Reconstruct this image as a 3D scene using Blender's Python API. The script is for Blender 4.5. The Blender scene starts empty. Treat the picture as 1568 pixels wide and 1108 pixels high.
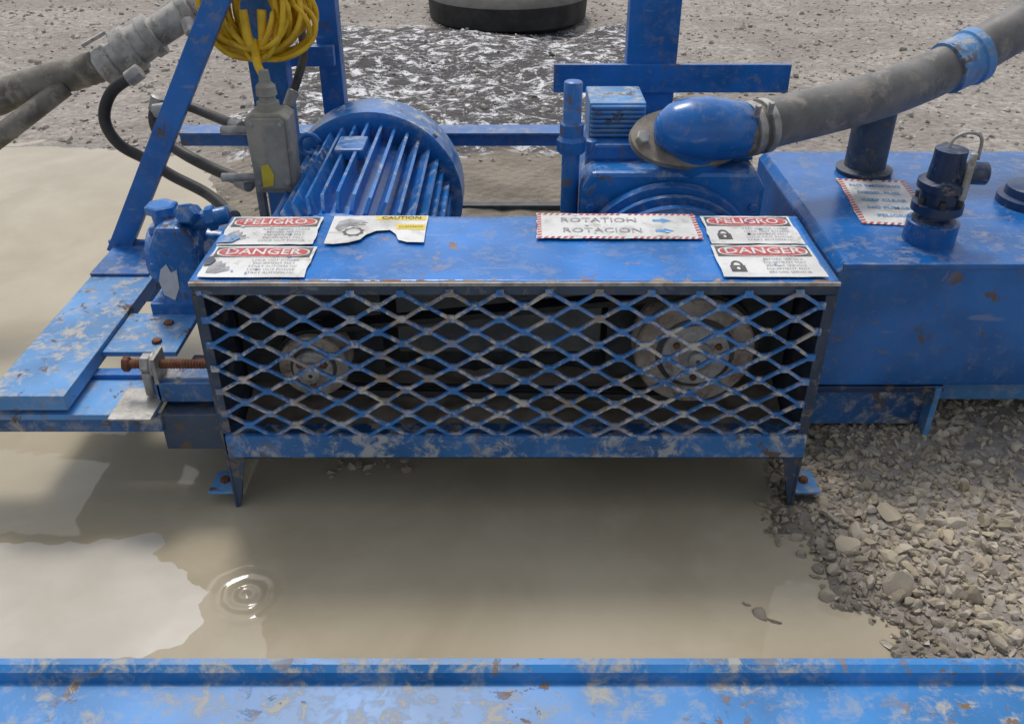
import bpy, bmesh, math, random
from mathutils import Vector, Matrix, noise
random.seed(7)
R=random.random
def U(a,b): return a+(b-a)*R()
sc=bpy.context.scene
sc.view_settings.view_transform='Standard'
sc.view_settings.look='None'
sc.view_settings.exposure=0

# ------------------------------------------------------------ node helpers
def newmat(name):
    m=bpy.data.materials.new(name); m.use_nodes=True
    nt=m.node_tree; nt.nodes.clear()
    out=nt.nodes.new('ShaderNodeOutputMaterial'); b=nt.nodes.new('ShaderNodeBsdfPrincipled')
    nt.links.new(b.outputs[0],out.inputs[0])
    return m,nt,b
def N(nt,t,**k):
    n=nt.nodes.new(t)
    for a,v in k.items(): setattr(n,a,v)
    return n
def noi(nt,co,scale,detail=5,rough=.6,dist=0):
    n=N(nt,'ShaderNodeTexNoise'); n.inputs['Scale'].default_value=scale
    n.inputs['Detail'].default_value=detail; n.inputs['Roughness'].default_value=rough
    n.inputs['Distortion'].default_value=dist
    nt.links.new(co,n.inputs['Vector']); return n.outputs['Fac']
def ramp(nt,f,a,b,va=0,vb=1):
    n=N(nt,'ShaderNodeMapRange'); n.interpolation_type='SMOOTHSTEP'
    n.inputs['From Min'].default_value=a; n.inputs['From Max'].default_value=b
    n.inputs['To Min'].default_value=va; n.inputs['To Max'].default_value=vb
    nt.links.new(f,n.inputs['Value']); return n.outputs['Result']
def mix(nt,f,c1,c2):
    n=N(nt,'ShaderNodeMix'); n.data_type='RGBA'
    for sock,v in ((n.inputs[0],f),(n.inputs[6],c1),(n.inputs[7],c2)):
        if isinstance(v,(tuple,list)): sock.default_value=(v[0],v[1],v[2],1)
        elif isinstance(v,(int,float)): sock.default_value=v
        else: nt.links.new(v,sock)
    return n.outputs[2]
def mth(nt,op,a,b=None,clamp=False):
    n=N(nt,'ShaderNodeMath',operation=op); n.use_clamp=clamp
    for i,v in enumerate((a,b)):
        if v is None: continue
        if isinstance(v,(int,float)): n.inputs[i].default_value=v
        else: nt.links.new(v,n.inputs[i])
    return n.outputs[0]
def coord(nt): return N(nt,'ShaderNodeTexCoord').outputs['Object']
def bump(nt,b,h,st=.3,dist=.002):
    n=N(nt,'ShaderNodeBump'); n.inputs['Strength'].default_value=st; n.inputs['Distance'].default_value=dist
    nt.links.new(h,n.inputs['Height']); nt.links.new(n.outputs[0],b.inputs['Normal'])
def edge(nt,rad=.005):
    bv=N(nt,'ShaderNodeBevel',samples=2); bv.inputs['Radius'].default_value=rad
    g=N(nt,'ShaderNodeNewGeometry')
    d=N(nt,'ShaderNodeVectorMath',operation='DOT_PRODUCT')
    nt.links.new(bv.outputs[0],d.inputs[0]); nt.links.new(g.outputs['Normal'],d.inputs[1])
    return ramp(nt,d.outputs['Value'],.98,.82)

def paint(name,base,wear=.4,dust=.3,rough=.32,chip=(.13,.095,.075),dustc=(.40,.37,.32),edges=False,sc_=1.0,fade=None,upmin=.25,frontedge=None,scr=.5):
    m,nt,b=newmat(name); co=coord(nt)
    v=noi(nt,co,4*sc_,2)
    dark=tuple(x*.72 for x in base); lite=fade or tuple(min(1,x*1.2+.01) for x in base)
    c=mix(nt,ramp(nt,v,.3,.7),dark,lite)
    g=N(nt,'ShaderNodeNewGeometry'); sx=N(nt,'ShaderNodeSeparateXYZ'); nt.links.new(g.outputs['Normal'],sx.inputs[0])
    up=ramp(nt,sx.outputs['Z'],-.2,1,upmin,1)
    dn=ramp(nt,noi(nt,co,24*sc_,6,.72,.4),.46,.70)
    dn2=ramp(nt,v,.35,.65,1,.3)
    df=mth(nt,'MULTIPLY',mth(nt,'MULTIPLY',mth(nt,'MULTIPLY',dn,dn2),up),dust*1.5,True)
    c=mix(nt,df,c,dustc)
    mp=N(nt,'ShaderNodeMapping'); mp.inputs['Rotation'].default_value=(.3,.2,.7); mp.inputs['Scale'].default_value=(6,90,30)
    nt.links.new(co,mp.inputs[0])
    s_=ramp(nt,noi(nt,mp.outputs[0],1.0,2,.5),.68,.74,0,scr)
    c=mix(nt,s_,c,tuple(.5*x+.22 for x in base))
    lo=.665-.17*wear
    n1=noi(nt,co,20*sc_,7,.72,.5)
    ch=ramp(nt,n1,lo,lo+.02)
    big=ramp(nt,noi(nt,co,3.3*sc_,1),.40,.60)
    ch=mth(nt,'MULTIPLY',ch,big)
    if edges:
        e=mth(nt,'MULTIPLY',edge(nt),ramp(nt,n1,.50-.12*wear,.60-.10*wear))
        ch=mth(nt,'MAXIMUM',ch,e)
    if frontedge is not None:
        px=N(nt,'ShaderNodeSeparateXYZ'); nt.links.new(co,px.inputs[0])
        near=ramp(nt,px.outputs['Y'],frontedge+.035,frontedge,0,.26)
        e=ramp(nt,mth(nt,'ADD',n1,near),.70,.73)
        ch=mth(nt,'MAXIMUM',ch,e)
    cc=mix(nt,big,(.36,.31,.26),chip)
    c=mix(nt,ch,c,cc)
    nt.links.new(c,b.inputs['Base Color'])
    nt.links.new(mth(nt,'ADD',mth(nt,'MULTIPLY',df,.4),mth(nt,'ADD',mth(nt,'MULTIPLY',ch,.4),rough),True),b.inputs['Roughness'])
    h=mth(nt,'ADD',mth(nt,'MULTIPLY',ch,-.7),mth(nt,'MULTIPLY',v,1.6))
    bump(nt,b,h,.35,.0025)
    return m
def simple(name,c1,c2,scale=20,rough=.7,metal=0,bs=.3,bd=.002,det=5,c3=None):
    m,nt,b=newmat(name); co=coord(nt)
    f=noi(nt,co,scale,det,.65)
    c=mix(nt,ramp(nt,f,.33,.67),c1,c2)
    if c3: c=mix(nt,ramp(nt,noi(nt,co,scale*1.7,5,.7,.5),.50,.66,0,.85),c,c3)
    nt.links.new(c,b.inputs['Base Color'])
    b.inputs['Roughness'].default_value=rough; b.inputs['Metallic'].default_value=metal
    bump(nt,b,f,bs,bd); return m

M={}
M['blue']=paint('blue_paint',(.006,.135,.45),.50,.50,edges=True)
M['blue_top']=paint('guard_top_paint',(.005,.170,.56),.38,.22,.26,chip=(.26,.13,.07),frontedge=-.004,scr=.8)
M['blue_motor']=paint('motor_paint',(.008,.150,.48),.35,1.1,.28,dustc=(.42,.45,.48))
M['blue_light']=paint('faded_blue_paint',(.08,.27,.58),.55,1.2,.42,dustc=(.44,.42,.39))
M['blue_tank']=paint('tank_paint',(.006,.125,.42),.36,.40,.24,edges=True)
M['navy']=paint('dark_navy_paint',(.008,.035,.11),.5,.5,.35,dustc=(.2,.2,.2))
M['blue_mud']=paint('muddy_blue_paint',(.02,.11,.30),.5,1.5,.5,upmin=.6)
M['channel']=paint('scuffed_channel_paint',(.022,.14,.38),.55,1.9,.45,upmin=.8,dustc=(.38,.39,.40))
M['mesh']=paint('expanded_metal_paint',(.03,.17,.46),.85,2.1,.45,chip=(.30,.25,.20),dustc=(.54,.50,.44),sc_=1.2,upmin=.9)
M['rail']=paint('rail_paint',(.025,.20,.52),.50,1.1,.35,dustc=(.38,.38,.36),chip=(.20,.14,.10),upmin=.5)
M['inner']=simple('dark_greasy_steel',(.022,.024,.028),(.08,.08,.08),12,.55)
M['plate']=simple('grey_backing_plate',(.07,.075,.08),(.15,.15,.145),10,.6)
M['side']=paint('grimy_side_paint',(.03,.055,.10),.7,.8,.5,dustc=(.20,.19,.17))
M['belt']=simple('belt_rubber',(.012,.012,.012),(.03,.03,.03),30,.6)
M['rubber']=simple('hose_rubber',(.014,.014,.015),(.05,.048,.045),16,.5)
M['pul']=simple('rusty_cast_iron',(.24,.19,.15),(.40,.35,.30),18,.6,0,c3=(.16,.085,.05))
M['hub']=simple('hub_iron',(.30,.29,.28),(.46,.45,.43),18,.55,0,c3=(.20,.14,.11))
M['steel']=simple('dull_steel',(.26,.25,.24),(.42,.41,.39),30,.45,.3)
M['rust']=simple('rust',(.10,.035,.018),(.22,.09,.045),40,.85)
M['cast']=simple('cast_aluminium',(.30,.29,.27),(.48,.47,.44),18,.5,.3,c3=(.22,.19,.16))
M['box']=simple('weathered_grey_box',(.22,.21,.18),(.36,.34,.29),10,.6,c3=(.40,.36,.27))
M['mudh']=simple('muddy_suction_hose',(.10,.09,.07),(.22,.20,.17),12,.6,c3=(.30,.27,.22))
M['hose_r']=simple('grey_discharge_hose',(.11,.11,.105),(.20,.19,.18),9,.5,c3=(.28,.25,.21))
M['bronze']=simple('worn_flange_metal',(.24,.20,.15),(.42,.37,.30),18,.55,.2)
M['yellow']=simple('yellow_cord',(.60,.36,.01),(.82,.53,.02),20,.45)
M['yel']=simple('yellow_print',(.65,.50,.03),(.75,.58,.05),30,.5)
M['white']=simple('label_white',(.58,.58,.57),(.76,.76,.75),8,.45,0,.1,c3=(.42,.40,.37))
M['red']=simple('label_red',(.42,.03,.04),(.56,.07,.07),40,.5,c3=(.5,.30,.27))
M['black']=simple('label_black',(.03,.03,.03),(.12,.11,.11),40,.5)
M['ink']=simple('label_ink_grey',(.18,.18,.20),(.44,.44,.46),40,.5)
M['lblue']=simple('label_blue',(.04,.22,.55),(.16,.40,.68),40,.5)
M['mudpan']=simple('dried_mud',(.26,.21,.15),(.44,.38,.29),9,.9,0,.8,.006)
M['tyre']=simple('tyre_rubber',(.012,.012,.012),(.035,.034,.032),8,.75)

# ------------------------------------------------------------ mesh helpers
def empty(name,loc=(0,0,0)):
    e=bpy.data.objects.new(name,None); sc.collection.objects.link(e); e.empty_display_size=.1; return e
def mk(name,verts,faces,mat,parent=None,smooth=False,bev=0):
    me=bpy.data.meshes.new(name); me.from_pydata([tuple(v) for v in verts],[],faces); 
    bm=bmesh.new(); bm.from_mesh(me); bmesh.ops.recalc_face_normals(bm,faces=bm.faces)
    if bev>0: bmesh.ops.bevel(bm,geom=list(bm.edges),offset=bev,segments=2,affect='EDGES',profile=.6)
    bm.to_mesh(me); bm.free()
    if smooth:
        for p in me.polygons: p.use_smooth=True
    me.materials.append(mat)
    o=bpy.data.objects.new(name,me); sc.collection.objects.link(o)
    if parent: o.parent=parent
    return o
def autos(o,ang=35):
    me=o.data
    for p in me.polygons: p.use_smooth=True
    bm=bmesh.new(); bm.from_mesh(me)
    for e in bm.edges:
        if len(e.link_faces)==2 and e.calc_face_angle(0)>math.radians(ang): e.smooth=False
    bm.to_mesh(me); bm.free(); return o
CUBE=[(0,1,3,2),(4,6,7,5),(0,4,5,1),(2,3,7,6),(0,2,6,4),(1,5,7,3)]
def box(name,lo,hi,mat,parent=None,bev=.002):
    v=[(x,y,z) for x in (lo[0],hi[0]) for y in (lo[1],hi[1]) for z in (lo[2],hi[2])]
    return mk(name,v,CUBE,mat,parent,bev=bev)
def obox(name,p0,p1,w,h,mat,parent=None,up=(0,0,1),bev=.002):
    p0=Vector(p0);p1=Vector(p1);d=(p1-p0).normalized();s=d.cross(Vector(up)).normalized();u=s.cross(d)
    v=[p+s*a*w/2+u*b*h/2 for p in (p0,p1) for a in (-1,1) for b in (-1,1)]
    return mk(name,v,CUBE,mat,parent,bev=bev)
def prism(name,poly,axis,a,b,mat,parent=None,bev=0):
    n=len(poly); v=[]
    for t in (a,b):
        for p in poly:
            if axis=='x': v.append((t,p[0],p[1]))
            elif axis=='y': v.append((p[0],t,p[1]))
            else: v.append((p[0],p[1],t))
    f=[tuple(range(n)),tuple(range(n,2*n))]+[(i,(i+1)%n,n+(i+1)%n,n+i) for i in range(n)]
    return mk(name,v,f,mat,parent,bev=bev)
def frame(d):
    d=d.normalized(); a=Vector((0,0,1)) if abs(d.z)<.9 else Vector((1,0,0))
    s=d.cross(a).normalized(); return s,s.cross(d)
def lathe(name,base,d,prof,mat,parent=None,seg=40,ang=35):
    base=Vector(base); d=Vector(d).normalized(); s,u=frame(d); v=[];f=[]
    for t,r in prof:
        for i in range(seg):
            a=2*math.pi*i/seg; v.append(base+d*t+(s*math.cos(a)+u*math.sin(a))*max(r,1e-4))
    for j in range(len(prof)-1):
        for i in range(seg): f.append((j*seg+i,j*seg+(i+1)%seg,(j+1)*seg+(i+1)%seg,(j+1)*seg+i))
    f.append(tuple(range(seg))); f.append(tuple(range((len(prof)-1)*seg,len(prof)*seg)))
    return autos(mk(name,v,f,mat,parent),ang)
def cyl(name,p0,p1,r,mat,parent=None,seg=24,b=.0):
    p0=Vector(p0);p1=Vector(p1);L=(p1-p0).length; b=min(b or r*.12,L*.3)
    return lathe(name,p0,p1-p0,[(0,r-b),(b,r),(L-b,r),(L,r-b)],mat,parent,seg,60)
def spline(pts,n=10):
    P=[Vector(p) for p in pts]; P=[P[0]*2-P[1]]+P+[P[-1]*2-P[-2]]; out=[]
    for i in range(1,len(P)-2):
        for k in range(n):
            t=k/n; a,b,c,d=P[i-1],P[i],P[i+1],P[i+2]
            out.append(.5*((2*b)+(c-a)*t+(2*a-5*b+4*c-d)*t*t+(3*b-a-3*c+d)*t**3))
    out.append(P[-2]); return out
def tube(name,pts,r,mat,parent=None,seg=14,n=10,raw=False,closed=False,rib=0):
    P=[Vector(p) for p in pts] if raw else spline(pts,n); v=[];f=[]; m=len(P)
    s0=None
    for i,p in enumerate(P):
        d=(P[(i+1)%m if closed else min(i+1,m-1)]-P[(i-1)%m if closed else max(i-1,0)]).normalized()
        if s0 is None: s0,_=frame(d)
        s0=(s0-d*s0.dot(d)).normalized(); u=s0.cross(d)
        if isinstance(r,tuple):
            q=i/(m-1)*(len(r)-1); k0=min(int(q),len(r)-2); rr=r[k0]+(r[k0+1]-r[k0])*(q-k0)
        else: rr=r
        if rib and i%2: rr*=1+rib
        for k in range(seg):
            a=2*math.pi*k/seg; v.append(p+(s0*math.cos(a)+u*math.sin(a))*rr)
    for j in range(m if closed else m-1):
        for i in range(seg):
            j2=(j+1)%m; f.append((j*seg+i,j*seg+(i+1)%seg,j2*seg+(i+1)%seg,j2*seg+i))
    if not closed: f.append(tuple(range(seg))); f.append(tuple(range((m-1)*seg,m*seg)))
    return mk(name,v,f,mat,parent,smooth=True)
def hexbolt(name,p,d,r,h,mat,parent):
    return lathe(name,p,d,[(0,r),(h*.85,r),(h,r*.85)],mat,parent,6,20)

# ------------------------------------------------------------ labels (flat stickers on the machine)
def text(name,body,mat,M4,x,y,size,parent,sx=1,align='CENTER',off=.0):
    cu=bpy.data.curves.new(name,'FONT'); cu.body=body; cu.size=size; cu.align_x=align; cu.align_y='CENTER'
    cu.offset=off; cu.resolution_u=2
    o=bpy.data.objects.new(name,cu); o.matrix_world=M4@Matrix.Translation((x,y,.0022))@Matrix.Diagonal((sx,1,1,1))
    cu.materials.append(mat); sc.collection.objects.link(o); o.parent=parent; return o
def flat(name,pts,z,mat,M4,parent):
    v=[M4@Vector((p[0],p[1],z)) for p in pts]; return mk(name,v,[tuple(range(len(v)))],mat,parent)
def rect(x0,y0,x1,y1): return [(x0,y0),(x1,y0),(x1,y1),(x0,y1)]
def oval(cx,cy,rx,ry,n=36,p=.7):
    o=[]
    for i in range(n):
        a=2*math.pi*i/n; ca,sa=math.cos(a),math.sin(a)
        o.append((cx+rx*math.copysign(abs(ca)**p,ca),cy+ry*math.copysign(abs(sa)**p,sa)))
    return o
def ragged(x0,y0,x1,y1,amp=.002,n=8):
    o=[]
    for (a,b),(c,d) in (((x0,y0),(x1,y0)),((x1,y0),(x1,y1)),((x1,y1),(x0,y1)),((x0,y1),(x0,y0))):
        for i in range(n): t=i/n; o.append((a+(c-a)*t+U(-amp,amp),b+(d-b)*t+U(-amp,amp)))
    return o
def blob(cx,cy,rx,ry,n=14):
    return [(cx+rx*U(.6,1.15)*math.cos(2*math.pi*i/n),cy+ry*U(.6,1.15)*math.sin(2*math.pi*i/n)) for i in range(n)]
def T(x,y,z,rz=0,rx=0): return Matrix.Translation((x,y,z))@Matrix.Rotation(rz,4,'Z')@Matrix.Rotation(rx,4,'X')
def danger(word,M4,w,h,parent,icon):
    e=parent
    flat(word+'_label_sheet',ragged(0,0,w,h,.0018),.0006,M['white'],M4,e)
    hy=h*.62
    flat(word+'_header',rect(.006,hy,w-.006,h-.006),.0010,M['black'],M4,e)
    flat(word+'_oval_edge',oval(w/2,(hy+h-.006)/2,w*.455,h*.165),.0014,M['white'],M4,e)
    flat(word+'_oval',oval(w/2,(hy+h-.006)/2,w*.435,h*.145),.0018,M['red'],M4,e)
    text(word+'_word',word.upper(),M['white'],M4,w/2,(hy+h-.006)/2,h*.265,e,.92 if len(word)>6 else 1.02,off=.0006)
    for i in range(5):
        text(word+'_line_%d'%i,random.choice(['EQUIPMENT MAY','START AUTOMATIC','LOCK OUT POWER','BEFORE SERVICE','KEEP HANDS CLEAR']),M['ink'],M4,w*.66,h*(.53-.10*i),h*.080,e,.95)
    if icon=='lock':
        flat(word+'_lock_body',rect(w*.10,h*.14,w*.25,h*.34),.0012,M['black'],M4,e)
        ring=[]
        for i in range(13):
            a=math.pi*i/12; ring.append((w*.175+w*.06*math.cos(a),h*.34+h*.14*math.sin(a)))
        for i in range(12,-1,-1):
            a=math.pi*i/12; ring.append((w*.175+w*.035*math.cos(a),h*.34+h*.09*math.sin(a)))
        flat(word+'_lock_shackle',ring,.0013,M['black'],M4,e)
        flat(word+'_lock_hole',oval(w*.175,h*.24,w*.018,h*.04,12,1),.0016,M['white'],M4,e)
    else:
        flat(word+'_hand',[(w*.06,h*.12),(w*.16,h*.10),(w*.27,h*.20),(w*.25,h*.34),(w*.21,h*.30),(w*.20,h*.44),(w*.16,h*.42),(w*.15,h*.50),(w*.10,h*.46),(w*.05,h*.34)],.0012,M['ink'],M4,e)
    for i in range(5):
        flat(word+'_scuff',blob(U(.1,.9)*w,U(.05,.9)*h,U(.002,.006),U(.0015,.004)),.0030,M['white'] if R()<.6 else M['blue_light'],M4,e)
def stripes(M4,w,h,b,parent,n):
    k=int(n*h/w)+1
    for i in range(n):
        if R()<.12: continue
        x0=w*i/n; x1=x0+w/n*.5
        for y0 in (0,h-b): flat('stripe',[(x0,y0),(x1,y0),(x1+b*.5,y0+b),(x0+b*.5,y0+b)],.0010,M['red'],M4,parent)
    for i in range(k):
        y0=h*i/k; y1=y0+h/k*.5
        for x0 in (0,w-b): flat('stripe',[(x0,y0),(x0+b,y0+b*.4),(x0+b,min(h,y1+b*.4)),(x0,y1)],.0012,M['red'],M4,parent)

# ============================================================ BELT GUARD
G=empty('belt_guard')
x0,x1=-.645,.655; ZT=.59; YB=.332
def topz(x,y): 
    return ZT-.0012+ .0030*noise.noise(Vector((x*4,y*5,1)))+.0012*noise.noise(Vector((x*11,y*12,4)))
v=[];f=[];nx,ny=90,24
for j in range(ny+1):
    for i in range(nx+1):
        x=x0+(x1-x0)*i/nx;y=YB*j/ny
        v.append((x,y,topz(x,y)-.0012))
for j in range(ny):
    for i in range(nx): a=j*(nx+1)+i; f.append((a,a+1,a+nx+2,a+nx+1))
top=mk('top_plate',v,f,M['blue_top'],G,smooth=True)
sm=top.modifiers.new('t','SOLIDIFY'); sm.thickness=.004; sm.offset=-1
box('front_fold',(x0,-.0045,ZT-.0095),(x1,-.0005,ZT-.0015),M['cast'],G,.001)
box('front_edge_angle',(x0+.006,-.002,ZT-.030),(x1-.006,.003,ZT-.010),M['side'],G,.001)
box('bottom_channel',(x0+.012,-.012,.156),(x1-.004,.004,.214),M['channel'],G,.003)
box('bottom_channel_flange',(x0+.012,.005,.205),(x1-.004,.045,.210),M['blue_mud'],G,.001)
for nm,x,s in (('left',x0,1),('right',x1,-1)):
    t=.005
    a,b=(x,x+t*s) if s>0 else (x-t,x)
    prism(nm+'_side_sheet',[(0,ZT-.006),(YB,ZT-.006),(YB,.12),(.09,.12),(.06,.02),(.004,-.035),(0,-.03)],'x',a,b,M['side'],G)
    a,b=(x+t*s,x+.024*s) if s>0 else (x-.024,x-t)
    box(nm+'_corner_angle',(a,-.003,.215),(b,.003,ZT-.031),M['side'] ,G,.001)
    prism(nm+'_leg_gusset',[(x+t*s,.155),(x+.045*s,.155),(x+t*s,-.02)],'y',.002,.006,M['side'],G)
    xa,xb=(x-.060,x-.001) if s>0 else (x+.001,x+.060)
    box(nm+'_foot_tab',(xa,.005,.036),(xb,.085,.042),M['blue_light'],G,.001)
    hexbolt(nm+'_foot_bolt',((xa+xb)/2,.045,.042),(0,0,1),.011,.010,M['rust'],G)
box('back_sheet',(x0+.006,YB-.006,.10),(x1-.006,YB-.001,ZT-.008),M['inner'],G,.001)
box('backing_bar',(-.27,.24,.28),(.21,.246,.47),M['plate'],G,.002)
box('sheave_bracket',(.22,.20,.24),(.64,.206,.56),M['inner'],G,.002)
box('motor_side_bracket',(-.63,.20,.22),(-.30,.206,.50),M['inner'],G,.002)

mv=[];mf=[]
def strand(pts,hw,hd):
    base=len(mv)
    for p in pts:
        for a,b in ((-1,-1),(1,-1),(1,1),(-1,1)): mv.append((p[0],p[1]+b*hd,p[2]+a*hw))
    for i in range(len(pts)-1):
        for k in range(4):
            mf.append((base+i*4+k,base+i*4+(k+1)%4,base+i*4+4+(k+1)%4,base+i*4+4+k))
    mf.append((base,base+1,base+2,base+3)); e=base+(len(pts)-1)*4; mf.append((e,e+1,e+2,e+3))
W_=.1; H_=.0592; zlo,zhi=.212,.582
rows=int((zhi-zlo)/H_*2)+3
def wob(x,z): return (x+.007*noise.noise(Vector((x*5,z*5,3))), .010*noise.noise(Vector((x*3,z*4,9)))-.003, z+.008*noise.noise(Vector((x*4,z*4,20))))
for r in range(-1,rows):
    zc=zlo+.012+r*H_/2
    ph=(r%2)
    pts=[]
    nseg=int((x1-x0)/(W_/2))+3
    for i in range(nseg):
        xc=x0-.03+i*W_/2
        up=((i+ph)%2==0)
        zz=zc+(H_/4-.0036 if up else -H_/4+.0036)
        for q in (-.008,.008):
            X=xc+q
            if x0+.002<X<x1-.002 and zlo-.002<zz<zhi: pts.append(wob(X,zz))
            elif pts:
                if len(pts)>1: strand(pts,.0040,.0032)
                pts=[]
    if len(pts)>1: strand(pts,.0040,.0032)
mk('expanded_metal_screen',mv,mf,M['mesh'],G)

zt=ZT+.0028
danger('peligro',T(-.634,.166,zt,.01),.205,.150,G,'hand')
danger('danger',T(-.632,.012,zt,-.005),.215,.146,G,'hand')
danger('peligro',T(.430,.172,zt,-.01),.200,.150,G,'lock')
danger('danger',T(.425,.014,zt,-.005),.208,.150,G,'lock')
flat('torn_patch',[(-.636,.170),(-.602,.174),(-.590,.196),(-.604,.210),(-.618,.204),(-.636,.216)],zt+.0034,M['blue_light'],Matrix(),G)
flat('torn_patch',[(-.632,.060),(-.618,.064),(-.612,.086),(-.624,.104),(-.634,.098)],zt+.0034,M['side'],Matrix(),G)
M4=T(-.405,.172,zt,.01); w,h=.215,.150
pts=[(0,0),(.02,-.003),(.05,.004),(.075,.020),(.085,.045),(.105,.066),(.135,.070),(.150,.048),(.158,.018),(.178,.006),(w,.004),(w-.001,h*.5),(w,h),(w*.5,h+.001),(0,h)]
flat('caution_label_sheet',pts,.0006,M['white'],M4,G)
flat('caution_header',[(.10,h*.84),(w-.004,h*.82),(w-.004,h-.004),(.095,h-.004)],.0010,M['yel'],M4,G)
text('caution_word','CAUTION',M['black'],M4,.155,h*.905,.020,G,1.0,off=.0003)
flat('caution_side',[(.150,h*.50),(w-.003,h*.46),(w-.003,h*.66),(.145,h*.68)],.0010,M['yel'],M4,G)
text('caution_word2','CUIDADO',M['black'],M4,.180,h*.57,.013,G,.9)
flat('gear_icon',[( .055+.026*(1 if i%2 else .80)*math.cos(i*math.pi/9), .060+.026*(1 if i%2 else .80)*math.sin(i*math.pi/9)) for i in range(18)],.0011,M['black'],M4,G)
flat('gear_centre',oval(.055,.060,.016,.016,16,1),.0014,M['white'],M4,G)
flat('hand_icon',[(.012,.080),(.016,.118),(.036,.132),(.066,.122),(.084,.108),(.066,.110),(.080,.096),(.058,.100),(.064,.088),(.044,.094),(.032,.078),(.024,.060)],.0016,M['ink'],M4,G)
M4=T(.055,.200,zt,-.012); w,h=.362,.138
flat('rotation_label_sheet',ragged(0,0,w,h,.002,12),.0006,M['white'],M4,G)
stripes(M4,w,h,.010,G,26)
text('rotation_word','ROTATION',M['ink'],M4,.140,h*.71,.034,G,1.0)
text('rotacion_word','ROTACION',M['ink'],M4,.145,h*.30,.034,G,1.0)
for yy in (h*.71,h*.30):
    flat('arrow',[(.262,yy-.006),(.282,yy-.006),(.282,yy-.014),(.304,yy),(.282,yy+.014),(.282,yy+.006),(.262,yy+.006)],.0012,M['lblue'],M4,G)
for i in range(9): flat('scuff',blob(U(.06,.34),U(.01,.13),U(.003,.010),U(.002,.005)),.0030,M['white'],M4,G)

# ============================================================ PULLEYS + BELT
def pulley(name,c,Rr,face):
    E=empty(name)
    lathe('rim',c,(0,1,0),[(0,Rr*.76),(0,Rr*.97),(.004,Rr),(.012,Rr),(.018,Rr*.90),(.026,Rr),(.032,Rr*.90),(.040,Rr),(.046,Rr*.90),(.056,Rr),(.075,Rr),(.078,Rr*.8)],M['pul'],E,64)
    lathe('web',(c[0],c[1]+.0,c[2]),(0,1,0),[(-.002,Rr*.70),(-.0005,Rr*.765),(.06,Rr*.76)],M['pul'] ,E,48)
    lathe('groove',(c[0],c[1]-.004,c[2]),(0,1,0),[(0,Rr*.62),(.001,Rr*.66),(.02,Rr*.66)],M['inner'],E,48)
    lathe('hub',(c[0],c[1]-.016,c[2]),(0,1,0),[(0,Rr*.48),(.004,Rr*.56),(.03,Rr*.58),(.04,Rr*.5)],M['hub'],E,40)
    lathe('bushing',(c[0],c[1]-.026,c[2]),(0,1,0),[(0,Rr*.24),(.003,Rr*.28),(.015,Rr*.28)],M['steel'],E,32)
    cyl('shaft',(c[0],c[1]-.040,c[2]),(c[0],c[1]+.40,c[2]),.021,M['cast'],E)
    lathe('shaft_hole',(c[0],c[1]-.0405,c[2]),(0,1,0),[(0,.005),(.0004,.005)],M['black'],E,12)
    for i in range(3):
        a=i*2.094+.5; hexbolt('hub_bolt',(c[0]+Rr*.40*math.cos(a),c[1]-.016,c[2]+Rr*.40*math.sin(a)),(0,-1,0),.008,.007,M['rust'],E)
    return E
cL=(-.440,.085,.335); cR=(.402,.085,.372); RL,RRr=.078,.132
pulley('belt_pulley',cL,RL,False); pulley('belt_pulley',cR,RRr,True)
BE=empty('drive_belt')
d=Vector((cR[0]-cL[0],0,cR[2]-cL[2])); D=d.length; ang=math.atan2(d.z,d.x); off=math.acos((RL-RRr)/D)
for k in range(3):
    path=[]
    for i in range(25):
        a=ang+off+(2*math.pi-2*off)*i/24; path.append((cL[0]+RL*1.02*math.cos(a),cL[2]+RL*1.02*math.sin(a)))
    for i in range(25):
        a=ang-off+(2*off)*i/24; path.append((cR[0]+RRr*1.01*math.cos(a),cR[2]+RRr*1.01*math.sin(a)))
    n=len(path); v=[];f=[]
    for i,(px,pz) in enumerate(path):
        p=Vector((path[(i+1)%n][0]-path[i-1][0],path[(i+1)%n][1]-path[i-1][1])).normalized(); nn=Vector((p.y,-p.x))
        y=cL[1]+.012+.014*k
        for q,yy in ((-.008,.003),(.007,0),(.007,.012),(-.008,.009)): v.append((px+nn.x*q,y+yy,pz+nn.y*q))
    for i in range(n):
        for q in range(4): f.append((i*4+q,i*4+(q+1)%4,((i+1)%n)*4+(q+1)%4,((i+1)%n)*4+q))
    mk('v_belt_%d'%(k+1),v,f,M['belt'],BE)

# ============================================================ ELECTRIC MOTOR
E=empty('electric_motor'); mc=(-.43,0,.338)
lathe('frame',(mc[0],.36,mc[2]),(0,1,0),[(0,.08),(0,.15),(.03,.19),(.05,.215),(.075,.215),(.085,.19),(.72,.19),(.72,.15)],M['blue_motor'],E,64)
fv=[];ff=[]
nf=38
for i in range(nf):
    a=2*math.pi*(i+.5)/nf
    ca,sa=math.cos(a),math.sin(a); tx,tz=-sa,ca
    ro=.243+.003*math.sin(i*2.3)
    th=.0042
    b=len(fv)
    for y,rr in ((.47,.21),(.50,ro),(1.075,ro),(1.085,ro-.02)):
        for r,t in ((.185,-th*1.6),(.185,th*1.6),(rr,th),(rr,-th)):
            fv.append((mc[0]+ca*r+tx*t,y,mc[2]+sa*r+tz*t))
    for j in range(3):
        for q in range(4): ff.append((b+j*4+q,b+j*4+(q+1)%4,b+j*4+4+(q+1)%4,b+j*4+4+q))
    ff.append((b,b+1,b+2,b+3)); ff.append((b+12,b+13,b+14,b+15))
mk('cooling_fins',fv,ff,M['blue_motor'],E,bev=0)
lathe('fan_cowl',(mc[0],1.06,mc[2]),(0,1,0),[(0,.252),(0,.268),(.004,.275),(.14,.275),(.165,.270),(.185,.250),(.19,.20),(.19,.02)],M['blue_motor'],E,72)
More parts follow.
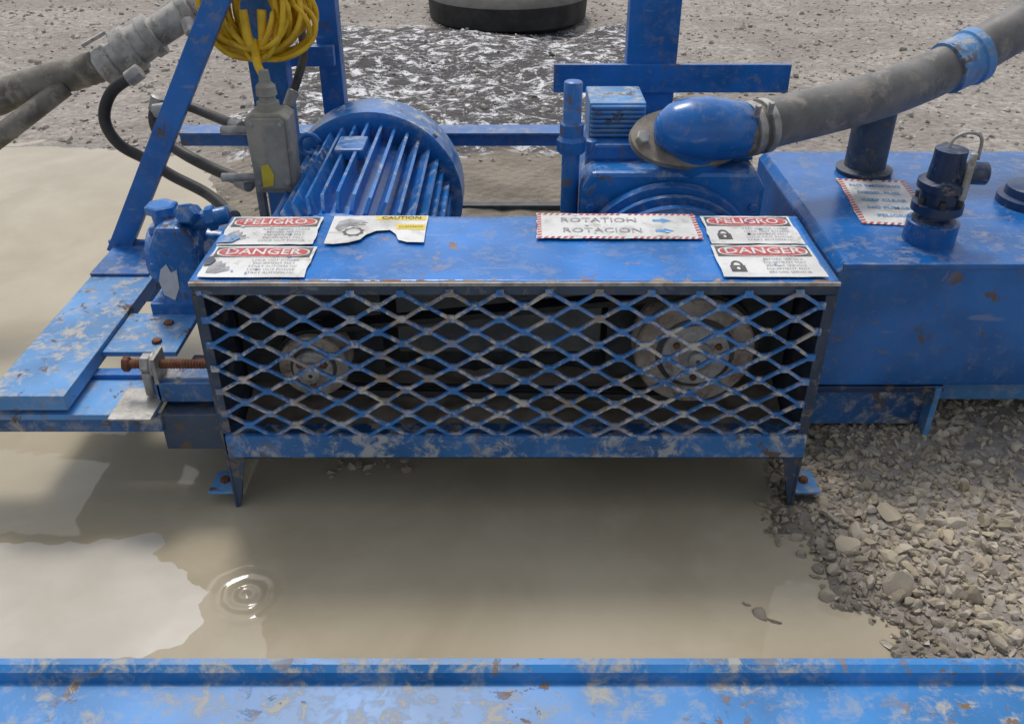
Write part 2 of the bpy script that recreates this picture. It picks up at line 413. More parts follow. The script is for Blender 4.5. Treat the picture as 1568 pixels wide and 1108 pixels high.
for i in range(4):
    a=math.radians(45+90*i); hexbolt('cowl_screw',(mc[0]+.274*math.cos(a),1.09,mc[2]+.274*math.sin(a)),(math.cos(a),0,math.sin(a)),.009,.008,M['steel'],E)
box('name_plate_pad',(mc[0]-.06,.80,.555),(mc[0]+.02,.92,.588),M['blue_motor'],E,.006)
tube('lifting_eye',[(mc[0]-.17+.03*math.cos(t*math.pi/8),1.0,.535+.03*math.sin(t*math.pi/8)) for t in range(17)],.008,M['blue'],E,raw=True)
for x in (-.62,-.27): box('motor_foot',(x-.05,.42,.10),(x+.05,.98,.16),M['blue_mud'],E,.004)

# ============================================================ PUMP
E=empty('centrifugal_pump'); pc=(.40,0,.355)
lathe('volute',(pc[0],.37,pc[2]),(0,1,0),[(0,.06),(0,.14),(.015,.185),(.05,.205),(.055,.215),(.075,.215),(.078,.203),(.095,.203),(.098,.226),(.115,.226),(.118,.212),(.14,.212),(.143,.236),(.17,.238),(.172,.225),(.19,.225)],M['blue'],E,72)
prism('casing',[(.175,.10),(.64,.10),(.64,.57),(.615,.612),(.20,.612),(.175,.57)],'y',.555,.86,M['blue_motor'],E,bev=.012)
prism('casing_cap',[(.19,.611),(.625,.611),(.61,.655),(.21,.655)],'y',.64,.84,M['blue'],E,bev=.008)
box('vent_block',(.20,.70,.65),(.345,.86,.745),M['blue_light'],E,.006)
for i in range(7): box('vent_fin',(.203,.690,.660+.012*i),(.342,.700,.666+.012*i),M['blue_light'],E,.001)
for x in (.20,.615):
    for z in (.42,.52): hexbolt('casing_bolt',(x,.555,z),(0,-1,0),.012,.012,M['blue'],E)
cyl('stand_pipe',(.150,.62,.12),(.150,.62,.82),.023,M['blue'],E)
lathe('pipe_union',(.150,.62,.64),(0,0,1),[(0,.024),(.004,.036),(.035,.038),(.045,.030),(.075,.030),(.08,.024)],M['blue'],E,8,20)
cyl('side_pipe',(.205,.66,.12),(.205,.66,.66),.016,M['blue'],E)
fc=Vector((.455,.60,.700)); fd=Vector((.25,-.62,.74)).normalized()
n=48
ax=Vector((1,.35,-.06)); ax=(ax-fd*ax.dot(fd)).normalized(); ay=fd.cross(ax)
ol=[]
for i in range(n):
    a=2*math.pi*i/n; r1=.155;r2=.085
    if math.cos(a)<-.6 : r1=.165
    ol.append(ax*math.cos(a)*r1+ay*math.copysign(abs(math.sin(a))**.9,math.sin(a))*r2)
fr=fc-fd*.035
v=[fr+o for o in ol]+[fr+o+fd*.016 for o in ol]
f=[tuple(range(n)),tuple(range(n,2*n))]+[(i,(i+1)%n,n+(i+1)%n,n+i) for i in range(n)]
mk('outlet_flange',v,f,M['bronze'],E)
hexbolt('flange_bolt',fr-ax*.138+fd*.016,fd,.018,.016,M['steel'],E)
hexbolt('flange_bolt',fr+ax*.130-ay*.03+fd*.016,fd,.013,.012,M['steel'],E)
tube('outlet_neck',[(.45,.64,.60),(.445,.63,.66),(.45,.61,.70)],.085,M['blue'],E,24,6)
tube('elbow',[(.362,.572,.712),(.39,.572,.715),(.43,.577,.716),(.48,.587,.712),(.53,.60,.706),(.575,.618,.702)],(.040,.062,.074,.078,.074,.068),M['blue_tank'],E,28,8)
lathe('elbow_nose',(.364,.572,.712),(-1,0,-.05),[(0,.042),(.008,.034),(.013,.022),(.015,.004)],M['blue_tank'],E,28,80)

# ============================================================ DISCHARGE HOSE
E=empty('discharge_hose')
hp=[(.565,.605,.700),(.66,.65,.708),(.90,.75,.732),(1.05,.82,.755),(1.18,.88,.79),(1.35,.95,.86),(1.6,1.05,.97)]
tube('hose_body',hp,.062,M['hose_r'],E,28,14)
for t in (0.01,.045):
    p=Vector((.575+t,.610+t*.4,.701+t*.08)); lathe('hose_clamp',p,(1,.42,.08),[(0,.063),(.001,.0680),(.020,.0680),(.021,.063)],M['cast'],E,40,60)
    hexbolt('clamp_screw',p+Vector((.008,-.05,.05)),(0,-.3,.9),.008,.03,M['steel'],E)
cp=Vector((1.17,.874,.786)); lathe('blue_coupling',cp,(1,.42,.32),[(0,.063),(.002,.070),(.07,.070),(.075,.076),(.10,.076),(.102,.066)],M['blue_light'],E,36,50)

# ============================================================ TANK
E=empty('steel_fluid_tank')
TX,TY,TZ=.745,.25,.505
prism('tank_shell',[(TX,.176),(TX,TZ-.02),(TX+.02,TZ),(2.1,TZ),(2.1,.176)],'y',TY,1.03,M['blue_tank'],E,bev=.006)
box('top_seam',(TX+.01,TY-.004,TZ-.010),(2.1,TY+.004,TZ+.003),M['blue_tank'],E,.002)
box('base_skirt',(.66,TY+.04,.03),(1.06,TY+.10,.165),M['blue_mud'],E,.004)
box('base_skirt_lip',(.66,TY+.0,.155),(1.07,TY+.10,.172),M['navy'],E,.003)
box('base_upright',(1.045,TY-.01,.03),(1.06,TY+.03,.172),M['blue_light'],E,.002)
box('side_deck',(1.08,.30,.10),(2.1,.62,.165),M['blue_light'],E,.004)
lathe('riser_pipe',(1.0,.855,TZ),(0,0,1),[(0,.075),(.012,.078),(.018,.056),(.20,.056),(.205,.05)],M['side'],E,32)
lathe('tank_cap',(1.36,.62,TZ),(0,0,1),[(0,.085),(.02,.085),(.024,.07),(.045,.068),(.05,.055)],M['navy'],E,28)
M4=T(.872,.478,TZ+.002,-.10)
flat('tank_label_sheet',ragged(0,0,.185,.315,.003,12),.0006,M['white'],M4,E)
stripes(M4,.185,.315,.014,E,11)
for i,wd in enumerate(('NO SMOKING','DIESEL FUEL','KEEP CLEAR','NO FUMAR','PELIGRO')):
    text('tank_label_line',wd,M['lblue'],M4,.092,.265-i*.052,.026,E,.82,off=.0004)
E=empty('tank_valve'); vx,vy=1.0,.385
lathe('valve_base',(vx,vy,TZ),(0,0,1),[(0,.060),(.052,.060),(.056,.052)],M['blue_tank'],E,32)
lathe('valve_body',(vx,vy,TZ+.056),(0,0,1),[(0,.050),(.009,.04),(.019,.04),(.022,.058),(.042,.058),(.044,.045),(.074,.045),(.077,.056),(.094,.056),(.099,.040),(.144,.036),(.169,.036),(.172,.02)],M['navy'],E,32)
for i in range(6):
    a=i*1.047+.3; hexbolt('valve_bolt',(vx+.048*math.cos(a),vy+.048*math.sin(a),TZ+.098),(0,0,1),.008,.016,M['inner'],E)
cyl('valve_outlet',(vx,vy,TZ+.17),(vx+.09,vy-.01,TZ+.17),.026,M['navy'],E)
cyl('valve_lever_pin',(vx+.03,vy-.045,TZ+.12),(vx+.03,vy-.045,TZ+.23),.008,M['cast'],E)
tube('wire_bail',[(vx-.01,vy,TZ+.22),(vx,vy,TZ+.25),(vx+.03,vy,TZ+.262),(vx+.06,vy,TZ+.25),(vx+.065,vy,TZ+.20)],.004,M['steel'],E,8)

# ============================================================ SKID FRAME
E=empty('steel_skid_frame')
prism('front_rail',[(-.48,-.08),(-.48,.052),(-.486,.060),(-.500,.060),(-.512,.052),(-.516,.030),(-.70,.030),(-.70,-.08)],'x',-3,3,M['rail'],E)
prism('side_beam',[(-1.150,.262),(-1.150,.30),(-.978,.30),(-.978,.262)],'y',.02,.80,M['blue_light'],E,bev=.003)
box('side_beam_web',(-1.140,.17,.19),(-1.128,.80,.261),M['blue'],E,.002)
box('side_beam_end',(-1.17,.79,.12),(-.95,.803,.32),M['blue'],E,.002)
box('motor_slide_plate',(-.976,.225,.275),(-.80,.415,.288),M['blue_light'],E,.002)
hexbolt('slide_bolt',(-.86,.36,.288),(0,0,1),.012,.008,M['rust'],E)
hexbolt('slide_bolt',(-.86,.27,.288),(0,0,1),.012,.008,M['rust'],E)
box('cross_tie',(-1.06,.165,.235),(-.80,.195,.262),M['blue'],E,.002)
box('front_left_plate',(-2.6,.02,.236),(-.795,.165,.25),M['blue_light'],E,.002)
box('front_left_web',(-2.6,.03,.196),(-.785,.05,.235),M['blue_mud'],E,.002)
box('corner_plate',(-.885,-.004,.2515),(-.79,.12,.2555),M['cast'],E,.001)
box('under_box',(-.79,.04,.14),(-.655,.30,.235),M['side'],E,.004)
box('bolt_bracket',(-.80,.07,.25),(-.66,.15,.30),M['blue_mud'],E,.003)
box('motor_base_rail',(-.80,.42,.10),(-.12,.50,.22),M['blue_mud'],E,.004)
box('pump_base_rail',(.10,.42,.06),(.74,.50,.18),M['blue_mud'],E,.004)
v=[];f=[];nx_,ny_=64,14
for j in range(ny_+1):
    for i in range(nx_+1):
        x=-.635+1.28*i/nx_; y=.05+.27*j/ny_
        v.append((x,y,.155+.022*noise.fractal(Vector((x*9,y*9,2)),1,2,3)+.03*j/ny_))
for j in range(ny_):
    for i in range(nx_): a=j*(nx_+1)+i; f.append((a,a+1,a+nx_+2,a+nx_+1))
mk('mud_caked_pan',v,f,M['mudpan'],E,smooth=True)
box('pan_plate',(-.64,.05,.105),(.65,.325,.115),M['side'],E,.002)
box('back_cross_beam',(-1.2,1.58,.335),(.66,1.63,.40),M['blue'],E,.004)
box('back_cross_beam_flange',(-1.2,1.52,.395),(.66,1.60,.403),M['blue'],E,.002)
box('low_cross_tie',(-.2,1.72,.02),(.7,1.76,.05),M['inner'],E,.003)
p0=Vector((-1.150,.78,.28)); p1=Vector((-.715,.78,1.02)); dd=(p1-p0).normalized(); pn=Vector((dd.z,0,-dd.x))
v=[p+pn*a*.030+Vector((0,b,0)) for p in (p0,p1) for a in (-1,1) for b in (0,.008)]
mk('diagonal_brace',v,CUBE,M['blue'],E,bev=.002)
v=[p+pn*a+Vector((0,b,0)) for p in (p0,p1) for a in (.022,.030) for b in (.009,.035)]
mk('diagonal_brace_flange',v,CUBE,M['blue'],E,bev=.002)
box('gusset_plate',(-1.15,.60,.301),(-.99,.79,.309),M['blue'],E,.002)
def post(nm,x,y,w,z1): 
    box(nm+'_web',(x-w/2,y,.0),(x+w/2,y+.01,z1),M['blue'],E,.002)
    box(nm+'_flange_a',(x-w/2,y+.011,.0),(x-w/2+.008,y+.07,z1),M['blue'],E,.002)
    box(nm+'_flange_b',(x+w/2-.008,y+.011,.0),(x+w/2,y+.07,z1),M['blue'],E,.002)
post('upright',-.575,1.30,.07,1.3)
post('upright',-.72,1.10,.11,1.3)
box('upper_tie',(-.80,1.245,.70),(-.55,1.28,.76),M['blue'],E,.003)
post('rear_upright',.50,1.7,.18,1.3)
box('rear_tie',(.15,1.68,.50),(1.0,1.70,.60),M['blue'],E,.003)

E=empty('take_up_bolt')
prof=[]
for i in range(60): prof.append((i*.0033,.0095 if i%2 else .0115))
lathe('threaded_rod',(-.868,.10,.333),(1,0,0),prof+[(.22,.0095)],M['rust'],E,16,20)
hexbolt('nut',(-.825,.10,.333),(1,0,0),.024,.020,M['steel'],E)
hexbolt('lock_nut',(-.868,.10,.333),(1,0,0),.018,.014,M['rust'],E)
lathe('washer',(-.802,.10,.333),(1,0,0),[(0,.028),(.005,.028)],M['steel'],E,24)
box('lug',(-.796,.07,.25),(-.786,.13,.362),M['cast'],E,.003)
cyl('stud',(-.815,.085,.262),(-.815,.085,.32),.012,M['steel'],E)

E=empty('gear_pump'); g=Vector((-.83,.50,.42))
lathe('pump_body',g+Vector((-.085,0,0)),(1,0,0),[(0,.05),(.004,.075),(.03,.088),(.035,.098),(.055,.098),(.06,.085),(.12,.085),(.125,.098),(.145,.098),(.15,.07),(.21,.06),(.215,.04)],M['blue_motor'],E,36)
prism('body_block',[(g.x-.045,g.z-.11),(g.x+.05,g.z-.11),(g.x+.06,g.z+.05),(g.x+.03,g.z+.11),(g.x-.03,g.z+.11),(g.x-.06,g.z+.05)],'y',g.y-.10,g.y+.06,M['blue_motor'],E,bev=.012)
for i in range(6):
    a=i*1.047; hexbolt('cover_bolt',g+Vector((-.050,.088*math.cos(a),.088*math.sin(a))),(-1,0,0),.012,.016,M['blue_motor'],E)
cyl('top_port',g+Vector((-.03,-.02,.08)),g+Vector((-.035,-.02,.135)),.030,M['blue_motor'],E)
hexbolt('top_port_nut',g+Vector((-.035,-.02,.118)),(0,0,1),.040,.022,M['blue_motor'],E)
cyl('side_port',g+Vector((.02,-.04,.095)),g+Vector((.13,-.03,.115)),.022,M['blue_motor'],E)
hexbolt('side_port_nut',g+Vector((.08,-.034,.106)),(1,.1,.18),.032,.020,M['blue_motor'],E)
hexbolt('side_port_nut',g+Vector((.04,-.034,.116)),(0,-1,.5),.028,.05,M['blue_motor'],E)
box('pump_foot',(g.x-.09,g.y-.09,.27),(g.x+.10,g.y+.09,.318),M['blue_motor'],E,.006)
flat('torn_sticker',[(-.03,-.05),(-.005,-.065),(.012,-.03),(.015,.02),(.0,.012),(-.008,.035),(-.025,.02),(-.035,-.01)],0,M['white'],Matrix.Translation((g.x-.012,g.y-.1025,g.z-.02))@Matrix.Rotation(math.pi/2,4,'X'),E)

E=empty('junction_box')
prism('box_body',[(-.69,.50),(-.585,.50),(-.580,.70),(-.60,.715),(-.675,.715),(-.695,.70)],'y',.70,.79,M['box'],E,bev=.006)
prism('box_lid',[(-.683,.515),(-.592,.515),(-.590,.695),(-.60,.705),(-.675,.705),(-.687,.695)],'y',.692,.699,M['box'],E,bev=.002)
for x,z in ((-.675,.53),(-.60,.53),(-.675,.69),(-.60,.69)): hexbolt('lid_screw',(x,.692,z),(0,-1,0),.006,.004,M['steel'],E)
flat('box_yellow_tag',[(-.03,-.045),(-.002,-.04),(.004,-.01),(-.008,.02),(-.028,.015)],0,M['yel'],Matrix.Translation((-.637,.690,.565))@Matrix.Rotation(math.pi/2,4,'X'),E)
lathe('cable_gland',(-.637,.745,.715),(0,0,1),[(0,.030),(.02,.030),(.024,.022),(.035,.022),(.038,.028),(.06,.026),(.07,.016),(.10,.013)],M['box'],E,12,30)
cyl('side_gland',(-.77,.74,.66),(-.69,.74,.66),.012,M['steel'],E)
cyl('side_gland',(-.79,.74,.53),(-.69,.74,.53),.012,M['steel'],E)
box('mount_arm',(-.705,.745,.30),(-.685,.775,.52),M['steel'],E,.002)

E=empty('yellow_cord_coil')
for k in range(30):
    cx=-.68+U(-.018,.018); rx=.05+.095*(k/29); rz=.10+U(-.02,.03); y0=.90+U(-.035,.04); tilt=U(-.14,.14)
    cz=.885+rz*.95+U(-.02,.02)
    pts=[]
    for i in range(44):
        a=2*math.pi*i/44; x=rx*math.cos(a); z=rz*math.sin(a)
        pts.append((cx+x*math.cos(tilt)-z*math.sin(tilt),y0+.03*math.sin(a*2+k),cz-.055+z*math.cos(tilt)+x*math.sin(tilt)))
    tube('loop_%d'%(k+1),pts,.0075,M['yellow'],E,9,raw=True,closed=True)
tube('tail',[(-.68,.86,.86),(-.665,.80,.82),(-.645,.76,.80),(-.637,.745,.79)],.011,M['yellow'],E,10)
tube('wrap',[(-.70,.86,.94),(-.69,.85,.86),(-.66,.85,.85),(-.65,.86,.94)],.012,M['yellow'],E,10)
cyl('hanger',(-.68,1.10,1.04),(-.68,.86,1.05),.012,M['steel'],E)

def hose(name,pts,r=.016,mat='rubber'):
    E=empty(name); tube('hose',pts,r,M[mat],E,14,12)
    for a,b in ((pts[0],pts[1]),(pts[-1],pts[-2])):
        d=(Vector(b)-Vector(a)).normalized(); lathe('crimp',Vector(a)-d*.01,d,[(0,r*.9),(.003,r*1.35),(.045,r*1.35),(.05,r)],M['steel'],E,12,30)
hose('hydraulic_hose',[(-1.07,1.02,.74),(-1.15,1.0,.69),(-1.19,1.0,.61),(-1.165,1.0,.537),(-1.09,1.0,.487),(-1.02,.98,.447),(-.90,.92,.41),(-.80,.80,.39)],.017)
hose('hydraulic_hose',[(-1.02,1.0,.67),(-1.045,1.0,.61),(-1.02,.97,.565),(-.95,.93,.53),(-.86,.88,.505),(-.74,.80,.49)],.017)
hose('hydraulic_hose',[(-1.00,.92,.66),(-.92,.92,.672),(-.84,.88,.660),(-.73,.78,.655)],.014)
hose('electric_cable',[(-.60,1.06,.88),(-.585,1.0,.80),(-.60,.95,.74),(-.625,.92,.68)],.012)
hose('hydraulic_hose',[(-.93,1.1,.86),(-.90,1.05,.80),(-.91,1.0,.74),(-.95,.97,.69)],.014)
E=empty('suction_hose')
tube('hose_body',[(-2.0,.85,.40),(-1.75,1.0,.55),(-1.50,1.08,.66),(-1.30,1.13,.71),(-1.20,1.16,.735)],.046,M['mudh'],E,24,10,rib=.05)
dcl=Vector((.16,.045,.09)).normalized(); pcl=Vector((-1.235,1.15,.715))
lathe('camlock_coupling',pcl,dcl,[(0,.048),(.004,.056),(.05,.058),(.055,.050),(.075,.050),(.08,.068),(.125,.070),(.13,.058),(.165,.056),(.17,.064),(.20,.064),(.204,.045),(.30,.045),(.305,.056),(.33,.056),(.335,.045),(.42,.045)],M['cast'],E,36,30)
for sgn in (-1,1):
    q=pcl+dcl*.10+Vector((-.045,-.02,.060))*sgn
    obox('cam_lever',q,q+Vector((-.07,-.02,-.035)),.018,.010,M['cast'],E)
tube('hose_tail',[pcl+dcl*.40,pcl+dcl*.50,pcl+dcl*.60+Vector((0,0,.01)),pcl+dcl*.8+Vector((.0,.1,.04))],.046,M['mudh'],E,24,8)
tube('hose_lower',[(-2.0,.75,.22),(-1.7,.9,.44),(-1.48,1.0,.58),(-1.33,1.1,.68)],.030,M['mudh'],E,20,10)

E=empty('truck_tire')
lathe('carcass',(-.03,5.25,.02),(0,0,1),[(0,.32),(.02,.50),(.06,.56),(.20,.57),(.24,.51),(.26,.36),(.22,.30),(.10,.30),(.04,.30)],M['tyre'],E,56,40)
lathe('wheel_disc',(-.03,5.25,.08),(0,0,1),[(0,.29),(.05,.29),(.06,.12),(.10,.10)],M['rust'],E,40)

# ============================================================ GROUND / WATER / GRAVEL
def fbm(x,y,s,o=4,z=0): 
    return noise.fractal(Vector((x*s,y*s,z)),1.0,2.0,o)
def sst(a,b,t):
    t=max(0,min(1,(t-a)/(b-a))); return t*t*(3-2*t)
def landsd(x,y):
    if y<.35:
        pts=[(-.9,.98),(-.42,.76),(-.31,.70),(-.15,.635),(-.03,.60),(.12,.63),(.35,.66)]
        xs=pts[0][1]
        for (ya,xa),(yb,xb) in zip(pts,pts[1:]):
            if ya<=y<=yb: xs=xa+(xb-xa)*(y-ya)/(yb-ya)
        if y<-.9: xs=.98
    else: xs=.66
    right=x-xs+.040*fbm(x,y,7,4)
    yb=1.15 if x>-.9 else 1.15+1.25*sst(-.9,-1.5,x)
    if x<-1.5: yb=2.4+(-1.5-x)*.15
    back=(y-yb)+.12*fbm(x,y,2.5,3,5)
    left=-(x+7)
    return max(right,back,left)
def hgt(x,y):
    d=landsd(x,y)
    far=sst(.25,2,d)
    h=.22*math.tanh(d*.9)*.35 if d>0 else max(-.08,d*.30)
    h+=.006*fbm(x,y,14,4)+.010*fbm(x,y,5,3,2)*sst(0,.1,d)
    h+=.05*fbm(x,y,1.1,3,8)*far
    if y>8: h+=.02*(y-8)*.3
    return h
xs=[-60,-40,-25,-16,-11,-8,-6.5,-5.4]+[-4.6+.08*i for i in range(30)]+[-2.2+.04*i for i in range(120)]+[2.6+.1*i for i in range(20)]+[4.7,5.5,7,9,13,20,35,60]
ys=[-30,-15,-8,-4,-2.5,-1.7,-1.2]+[-1.0+.035*i for i in range(120)]+[3.2+.07*i for i in range(60)]+[7.5,8.2,9.2,11,14,20,30,50,80]
gv=[(x,y,hgt(x,y)) for y in ys for x in xs]; nx=len(xs)
gf=[(j*nx+i,j*nx+i+1,(j+1)*nx+i+1,(j+1)*nx+i) for j in range(len(ys)-1) for i in range(nx-1)]
m,nt,b=newmat('muddy_gravel_ground'); co=coord(nt)
at=N(nt,'ShaderNodeAttribute',attribute_name='zone'); sp=N(nt,'ShaderNodeSeparateColor'); nt.links.new(at.outputs['Color'],sp.inputs[0])
n1=noi(nt,co,3,5); n2=noi(nt,co,28,6,.7)
vo=N(nt,'ShaderNodeTexVoronoi',feature='F1'); vo.inputs['Scale'].default_value=26; nt.links.new(co,vo.inputs['Vector'])
mud=mix(nt,ramp(nt,n1,.35,.65),(.17,.145,.11),(.27,.235,.185))
grav=mix(nt,ramp(nt,n2,.35,.65),(.29,.255,.22),(.49,.445,.40))
sp2=N(nt,'ShaderNodeSeparateColor'); nt.links.new(vo.outputs['Color'],sp2.inputs[0])
grav=mix(nt,mth(nt,'MULTIPLY',sp2.outputs[0],.45),grav,(.20,.18,.16))
grav=mix(nt,ramp(nt,noi(nt,co,1.1,4,.6,.8),.42,.60,0,.55),grav,(.23,.20,.175))
c=mix(nt,sp.outputs['Red'],mud,grav)
n3=noi(nt,co,10,9,.80,.5)
salt=mix(nt,ramp(nt,n3,.49,.58),(.07,.065,.065),(.74,.74,.76))
c=mix(nt,ramp(nt,mth(nt,'ADD',sp.outputs['Green'],mth(nt,'MULTIPLY',mth(nt,'SUBTRACT',n1,.5),1.6)),.30,.65),c,salt)
c=mix(nt,mth(nt,'MULTIPLY',sp.outputs['Blue'],.55),c,(.13,.105,.075))
nt.links.new(c,b.inputs['Base Color'])
nt.links.new(ramp(nt,sp.outputs['Blue'],0,1,.9,.30),b.inputs['Roughness'])
hh=mth(nt,'ADD',mth(nt,'MULTIPLY',vo.outputs['Distance'],-1.0),n2)
bump(nt,b,hh,.8,.014)
ground=mk('ground',gv,gf,m,None,smooth=True)
ca=ground.data.color_attributes.new('zone','FLOAT_COLOR','POINT')
for i,vv in enumerate(ground.data.vertices):
    x,y,z=vv.co; d=landsd(x,y)
    gr=max(sst(2.3,3.2,y), sst(.55,.75,x) if y<1.2 else sst(.7,1.0,x), sst(-1.0,-1.6,x)*sst(1.6,2.4,y))
    sl=sst(2.1,2.6,y)*(1-sst(4.6,5.3,y))*sst(-1.6,-1.1,x)*(1-sst(.6,1.1,x))
    wet=1-sst(.0,.14,d)
    ca.data[i].color=(gr,sl,wet,1)

xs=[-7.2+.3*i for i in range(17)]+[-2.2+.03*i for i in range(117)]; ys=[-1.6,-1.2]+[-1.0+.03*i for i in range(80)]+[1.5,1.9,2.4,3.2,4]
wv=[(x,y,0) for y in ys for x in xs]; nx=len(xs)
wf=[(j*nx+i,j*nx+i+1,(j+1)*nx+i+1,(j+1)*nx+i) for j in range(len(ys)-1) for i in range(nx-1)]
m,nt,b=newmat('muddy_water'); co=coord(nt)
f1=noi(nt,co,1.6,5,.55,.6); f2=noi(nt,co,6,5,.6)
c=mix(nt,ramp(nt,f1,.3,.7),(.37,.315,.22),(.48,.42,.31))
c=mix(nt,ramp(nt,f2,.45,.8,0,.4),c,(.52,.46,.35))
nt.links.new(c,b.inputs['Base Color']); b.inputs['Roughness'].default_value=.04; b.inputs['IOR'].default_value=1.36
sx=N(nt,'ShaderNodeVectorMath',operation='DISTANCE'); nt.links.new(co,sx.inputs[0]); sx.inputs[1].default_value=(-.555,-.27,0)
ds=sx.outputs['Value']
wb=mth(nt,'MULTIPLY',mth(nt,'ADD',ds,mth(nt,'MULTIPLY',noi(nt,co,9,2),.03)),190)
rp=mth(nt,'MULTIPLY',mth(nt,'SINE',wb),ramp(nt,ds,.02,.11,1,0))
bump(nt,b,mth(nt,'ADD',mth(nt,'MULTIPLY',rp,.8),noi(nt,co,5,3)),.6,.0025)
mk('muddy_water',wv,wf,m,None,smooth=True)

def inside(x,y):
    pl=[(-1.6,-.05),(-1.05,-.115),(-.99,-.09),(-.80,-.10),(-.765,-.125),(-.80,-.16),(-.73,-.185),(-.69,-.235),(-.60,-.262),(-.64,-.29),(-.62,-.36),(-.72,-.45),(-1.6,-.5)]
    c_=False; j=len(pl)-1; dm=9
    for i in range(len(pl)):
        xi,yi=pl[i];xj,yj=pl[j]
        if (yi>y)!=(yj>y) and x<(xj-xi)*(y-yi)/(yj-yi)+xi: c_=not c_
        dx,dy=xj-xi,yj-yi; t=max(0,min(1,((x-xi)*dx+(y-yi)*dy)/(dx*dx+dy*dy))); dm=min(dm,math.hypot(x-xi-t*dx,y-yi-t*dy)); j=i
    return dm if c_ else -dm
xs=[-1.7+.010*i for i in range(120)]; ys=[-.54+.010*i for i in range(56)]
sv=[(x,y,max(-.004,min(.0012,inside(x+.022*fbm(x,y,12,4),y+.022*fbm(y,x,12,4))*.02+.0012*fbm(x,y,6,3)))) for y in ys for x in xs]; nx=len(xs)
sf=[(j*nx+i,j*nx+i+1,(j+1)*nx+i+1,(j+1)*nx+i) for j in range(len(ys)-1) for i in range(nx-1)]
ms=simple('pale_sky_reflection',(.42,.385,.32),(.50,.465,.40),3,.30,0,.03,.001,4)  # pale base colour imitates sky mirrored in the water
mk('sky_reflection_patch',sv,sf,ms,None,smooth=True)  # thin pale sheet, shaped as the patch of reflected sky

bm=bmesh.new(); bmesh.ops.create_icosphere(bm,subdivisions=1,radius=1); IV=[v.co.copy() for v in bm.verts]; IF=[tuple(v.index for v in f.verts) for f in bm.faces]; bm.free()
bm=bmesh.new(); bmesh.ops.create_icosphere(bm,subdivisions=2,radius=1); IV2=[v.co.copy() for v in bm.verts]; IF2=[tuple(v.index for v in f.verts) for f in bm.faces]; bm.free()
def stone(V,F,p,r,big=False):
    iv,iff=(IV2,IF2) if big else (IV,IF)
    b=len(V); rot=Matrix.Rotation(U(0,6.28),3,'Z')@Matrix.Rotation(U(0,6.28),3,'X'); s=Vector((U(.7,1.5),U(.6,1.1),U(.4,.9)))
    sd=U(0,100)
    cuts=[(Vector((U(-1,1),U(-1,1),U(-1,1))).normalized(),U(.30,.7)) for _ in range(7)]
    for q in iv:
        w=q*(1+.22*noise.noise(q*1.6+Vector((sd,0,0))))
        for nn,dd in cuts:
            k=w.dot(nn)
            if k>dd: w=w-nn*(k-dd)
        w=Vector((w.x*s.x,w.y*s.y,w.z*s.z)); w=rot@w
        V.append(p+w*r*1.15)
    F.extend(tuple(i+b for i in f) for f in iff)
def stonemat(name,cs,dust=(.50,.43,.33)):
    m,nt,b=newmat(name); co=coord(nt)
    g=N(nt,'ShaderNodeNewGeometry'); cr=N(nt,'ShaderNodeValToRGB'); nt.links.new(g.outputs['Random Per Island'],cr.inputs[0])
    el=cr.color_ramp.elements
    for i,c in enumerate(cs):
        e=el[i] if i<2 else el.new(1)
        e.position=i/(len(cs)-1); e.color=(*c,1)
    n_=noi(nt,co,60,4); c=mix(nt,ramp(nt,n_,.3,.7,0,.5),cr.outputs[0],dust)
    # damp stones low down near the waterline
    px=N(nt,'ShaderNodeSeparateXYZ'); nt.links.new(co,px.inputs[0])
    wet=ramp(nt,px.outputs['Z'],.004,.030,.55,0)
    c=mix(nt,wet,c,(.13,.105,.075))
    nt.links.new(c,b.inputs['Base Color']); nt.links.new(ramp(nt,wet,0,.55,.85,.35),b.inputs['Roughness']); bump(nt,b,n_,.4,.002); return m
V=[];F=[]
cnt=0
while cnt<9000:
    x=.55+abs(random.gauss(0,.55)); y=U(-.75,.9)
    d=landsd(x,y)
    if d<-.03 or (d<.03 and R()<.5): continue
    if x>2.6: continue
    r=random.choice([.004,.006,.009,.012])*U(.7,1.4)
    if R()<.03: r=U(.014,.022)
    stone(V,F,Vector((x,y,hgt(x,y)+r*.15)),r,r>.015); cnt+=1
for (x,y,r) in ((.66,-.20,.020),(.74,-.155,.034),(.80,-.26,.038),(.64,-.105,.018),(.86,-.05,.030),(.72,.02,.026),(.95,-.3,.034),(1.05,-.1,.03)):
    stone(V,F,Vector((x,y,hgt(x,y)+r*.25)),r,True)
gm=stonemat('limestone_gravel',[(.30,.25,.18),(.47,.40,.29),(.36,.33,.29),(.55,.49,.39),(.23,.20,.17),(.49,.42,.31)],(.46,.39,.28))
mk('gravel_bank',V,F,gm,None)
V=[];F=[]
for i in range(8000):
    y=1.3+5.5*R()**.8; x=U(-1,1)*(1.0+y*.7)
    d=landsd(x,y)
    if d<.02: continue
    if -.9<x<.8 and y<2.2 and R()<.93: continue
    r=random.choice([.006,.009,.012,.016])*U(.7,1.3)
    if R()<.012: r=U(.025,.05)
    stone(V,F,Vector((x,y,hgt(x,y)+r*.1)),r)
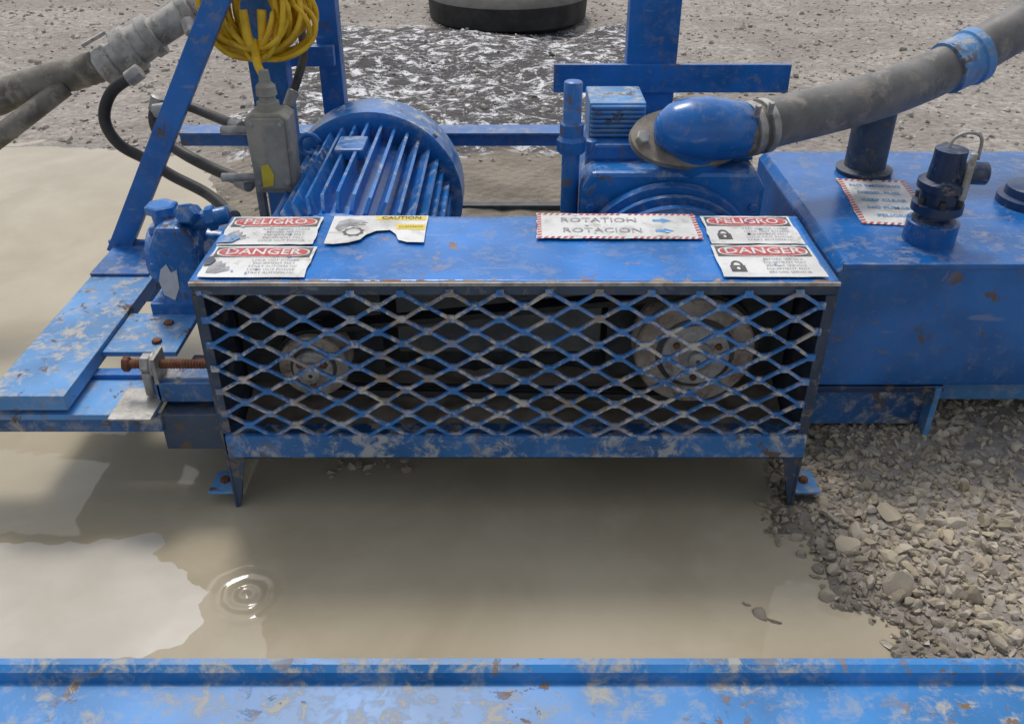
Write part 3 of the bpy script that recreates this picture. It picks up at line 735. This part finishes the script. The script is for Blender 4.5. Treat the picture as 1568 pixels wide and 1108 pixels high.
mk('scattered_stones',V,F,stonemat('pale_field_stones',[(.30,.27,.24),(.46,.42,.38),(.37,.34,.30),(.60,.57,.53),(.20,.18,.16),(.48,.43,.39)],(.44,.40,.355)),None)
V=[];F=[]
stone(V,F,Vector((.505,-.325,.0)),.022,True); stone(V,F,Vector((.53,-.345,-.003)),.014,True); stone(V,F,Vector((.49,-.30,-.004)),.012,True)
mk('wet_rock',V,F,gm,None)
V=[];F=[]
for i in range(26): stone(V,F,Vector((-.36+U(-.1,.1),.16+U(-.05,.05),.0)),U(.006,.018))
mk('mud_clods',V,F,M['mudpan'],None)

# ============================================================ LIGHT + CAMERA
w=bpy.data.worlds.new('World'); sc.world=w; w.use_nodes=True; nt=w.node_tree; nt.nodes.clear()
sky=nt.nodes.new('ShaderNodeTexSky'); sky.sky_type='NISHITA'; sky.sun_disc=False
EL,AZ=math.radians(60),math.radians(-15)
sky.sun_elevation=EL; sky.sun_rotation=AZ; sky.dust_density=3
hs=nt.nodes.new('ShaderNodeHueSaturation'); hs.inputs['Saturation'].default_value=.35
bg=nt.nodes.new('ShaderNodeBackground'); bg.inputs[1].default_value=.15
o=nt.nodes.new('ShaderNodeOutputWorld')
nt.links.new(sky.outputs[0],hs.inputs['Color']); nt.links.new(hs.outputs[0],bg.inputs[0]); nt.links.new(bg.outputs[0],o.inputs[0])
L=bpy.data.lights.new('sun','SUN'); L.energy=1.5; L.angle=math.radians(12); L.color=(1,.96,.9)
lo=bpy.data.objects.new('sun',L); sc.collection.objects.link(lo)
dv=Vector((math.sin(AZ)*math.cos(EL),math.cos(AZ)*math.cos(EL),math.sin(EL)))
lo.rotation_euler=(-dv).to_track_quat('-Z','Y').to_euler()
cam=bpy.data.cameras.new('camera'); cam.sensor_width=36; cam.lens=36*1379/1568; cam.clip_end=500; cam.clip_start=.05
cobj=bpy.data.objects.new('camera',cam); sc.collection.objects.link(cobj)
cobj.location=(0,-1.606,1.404); cobj.rotation_euler=(math.radians(90-32),0,0)
sc.camera=cobj
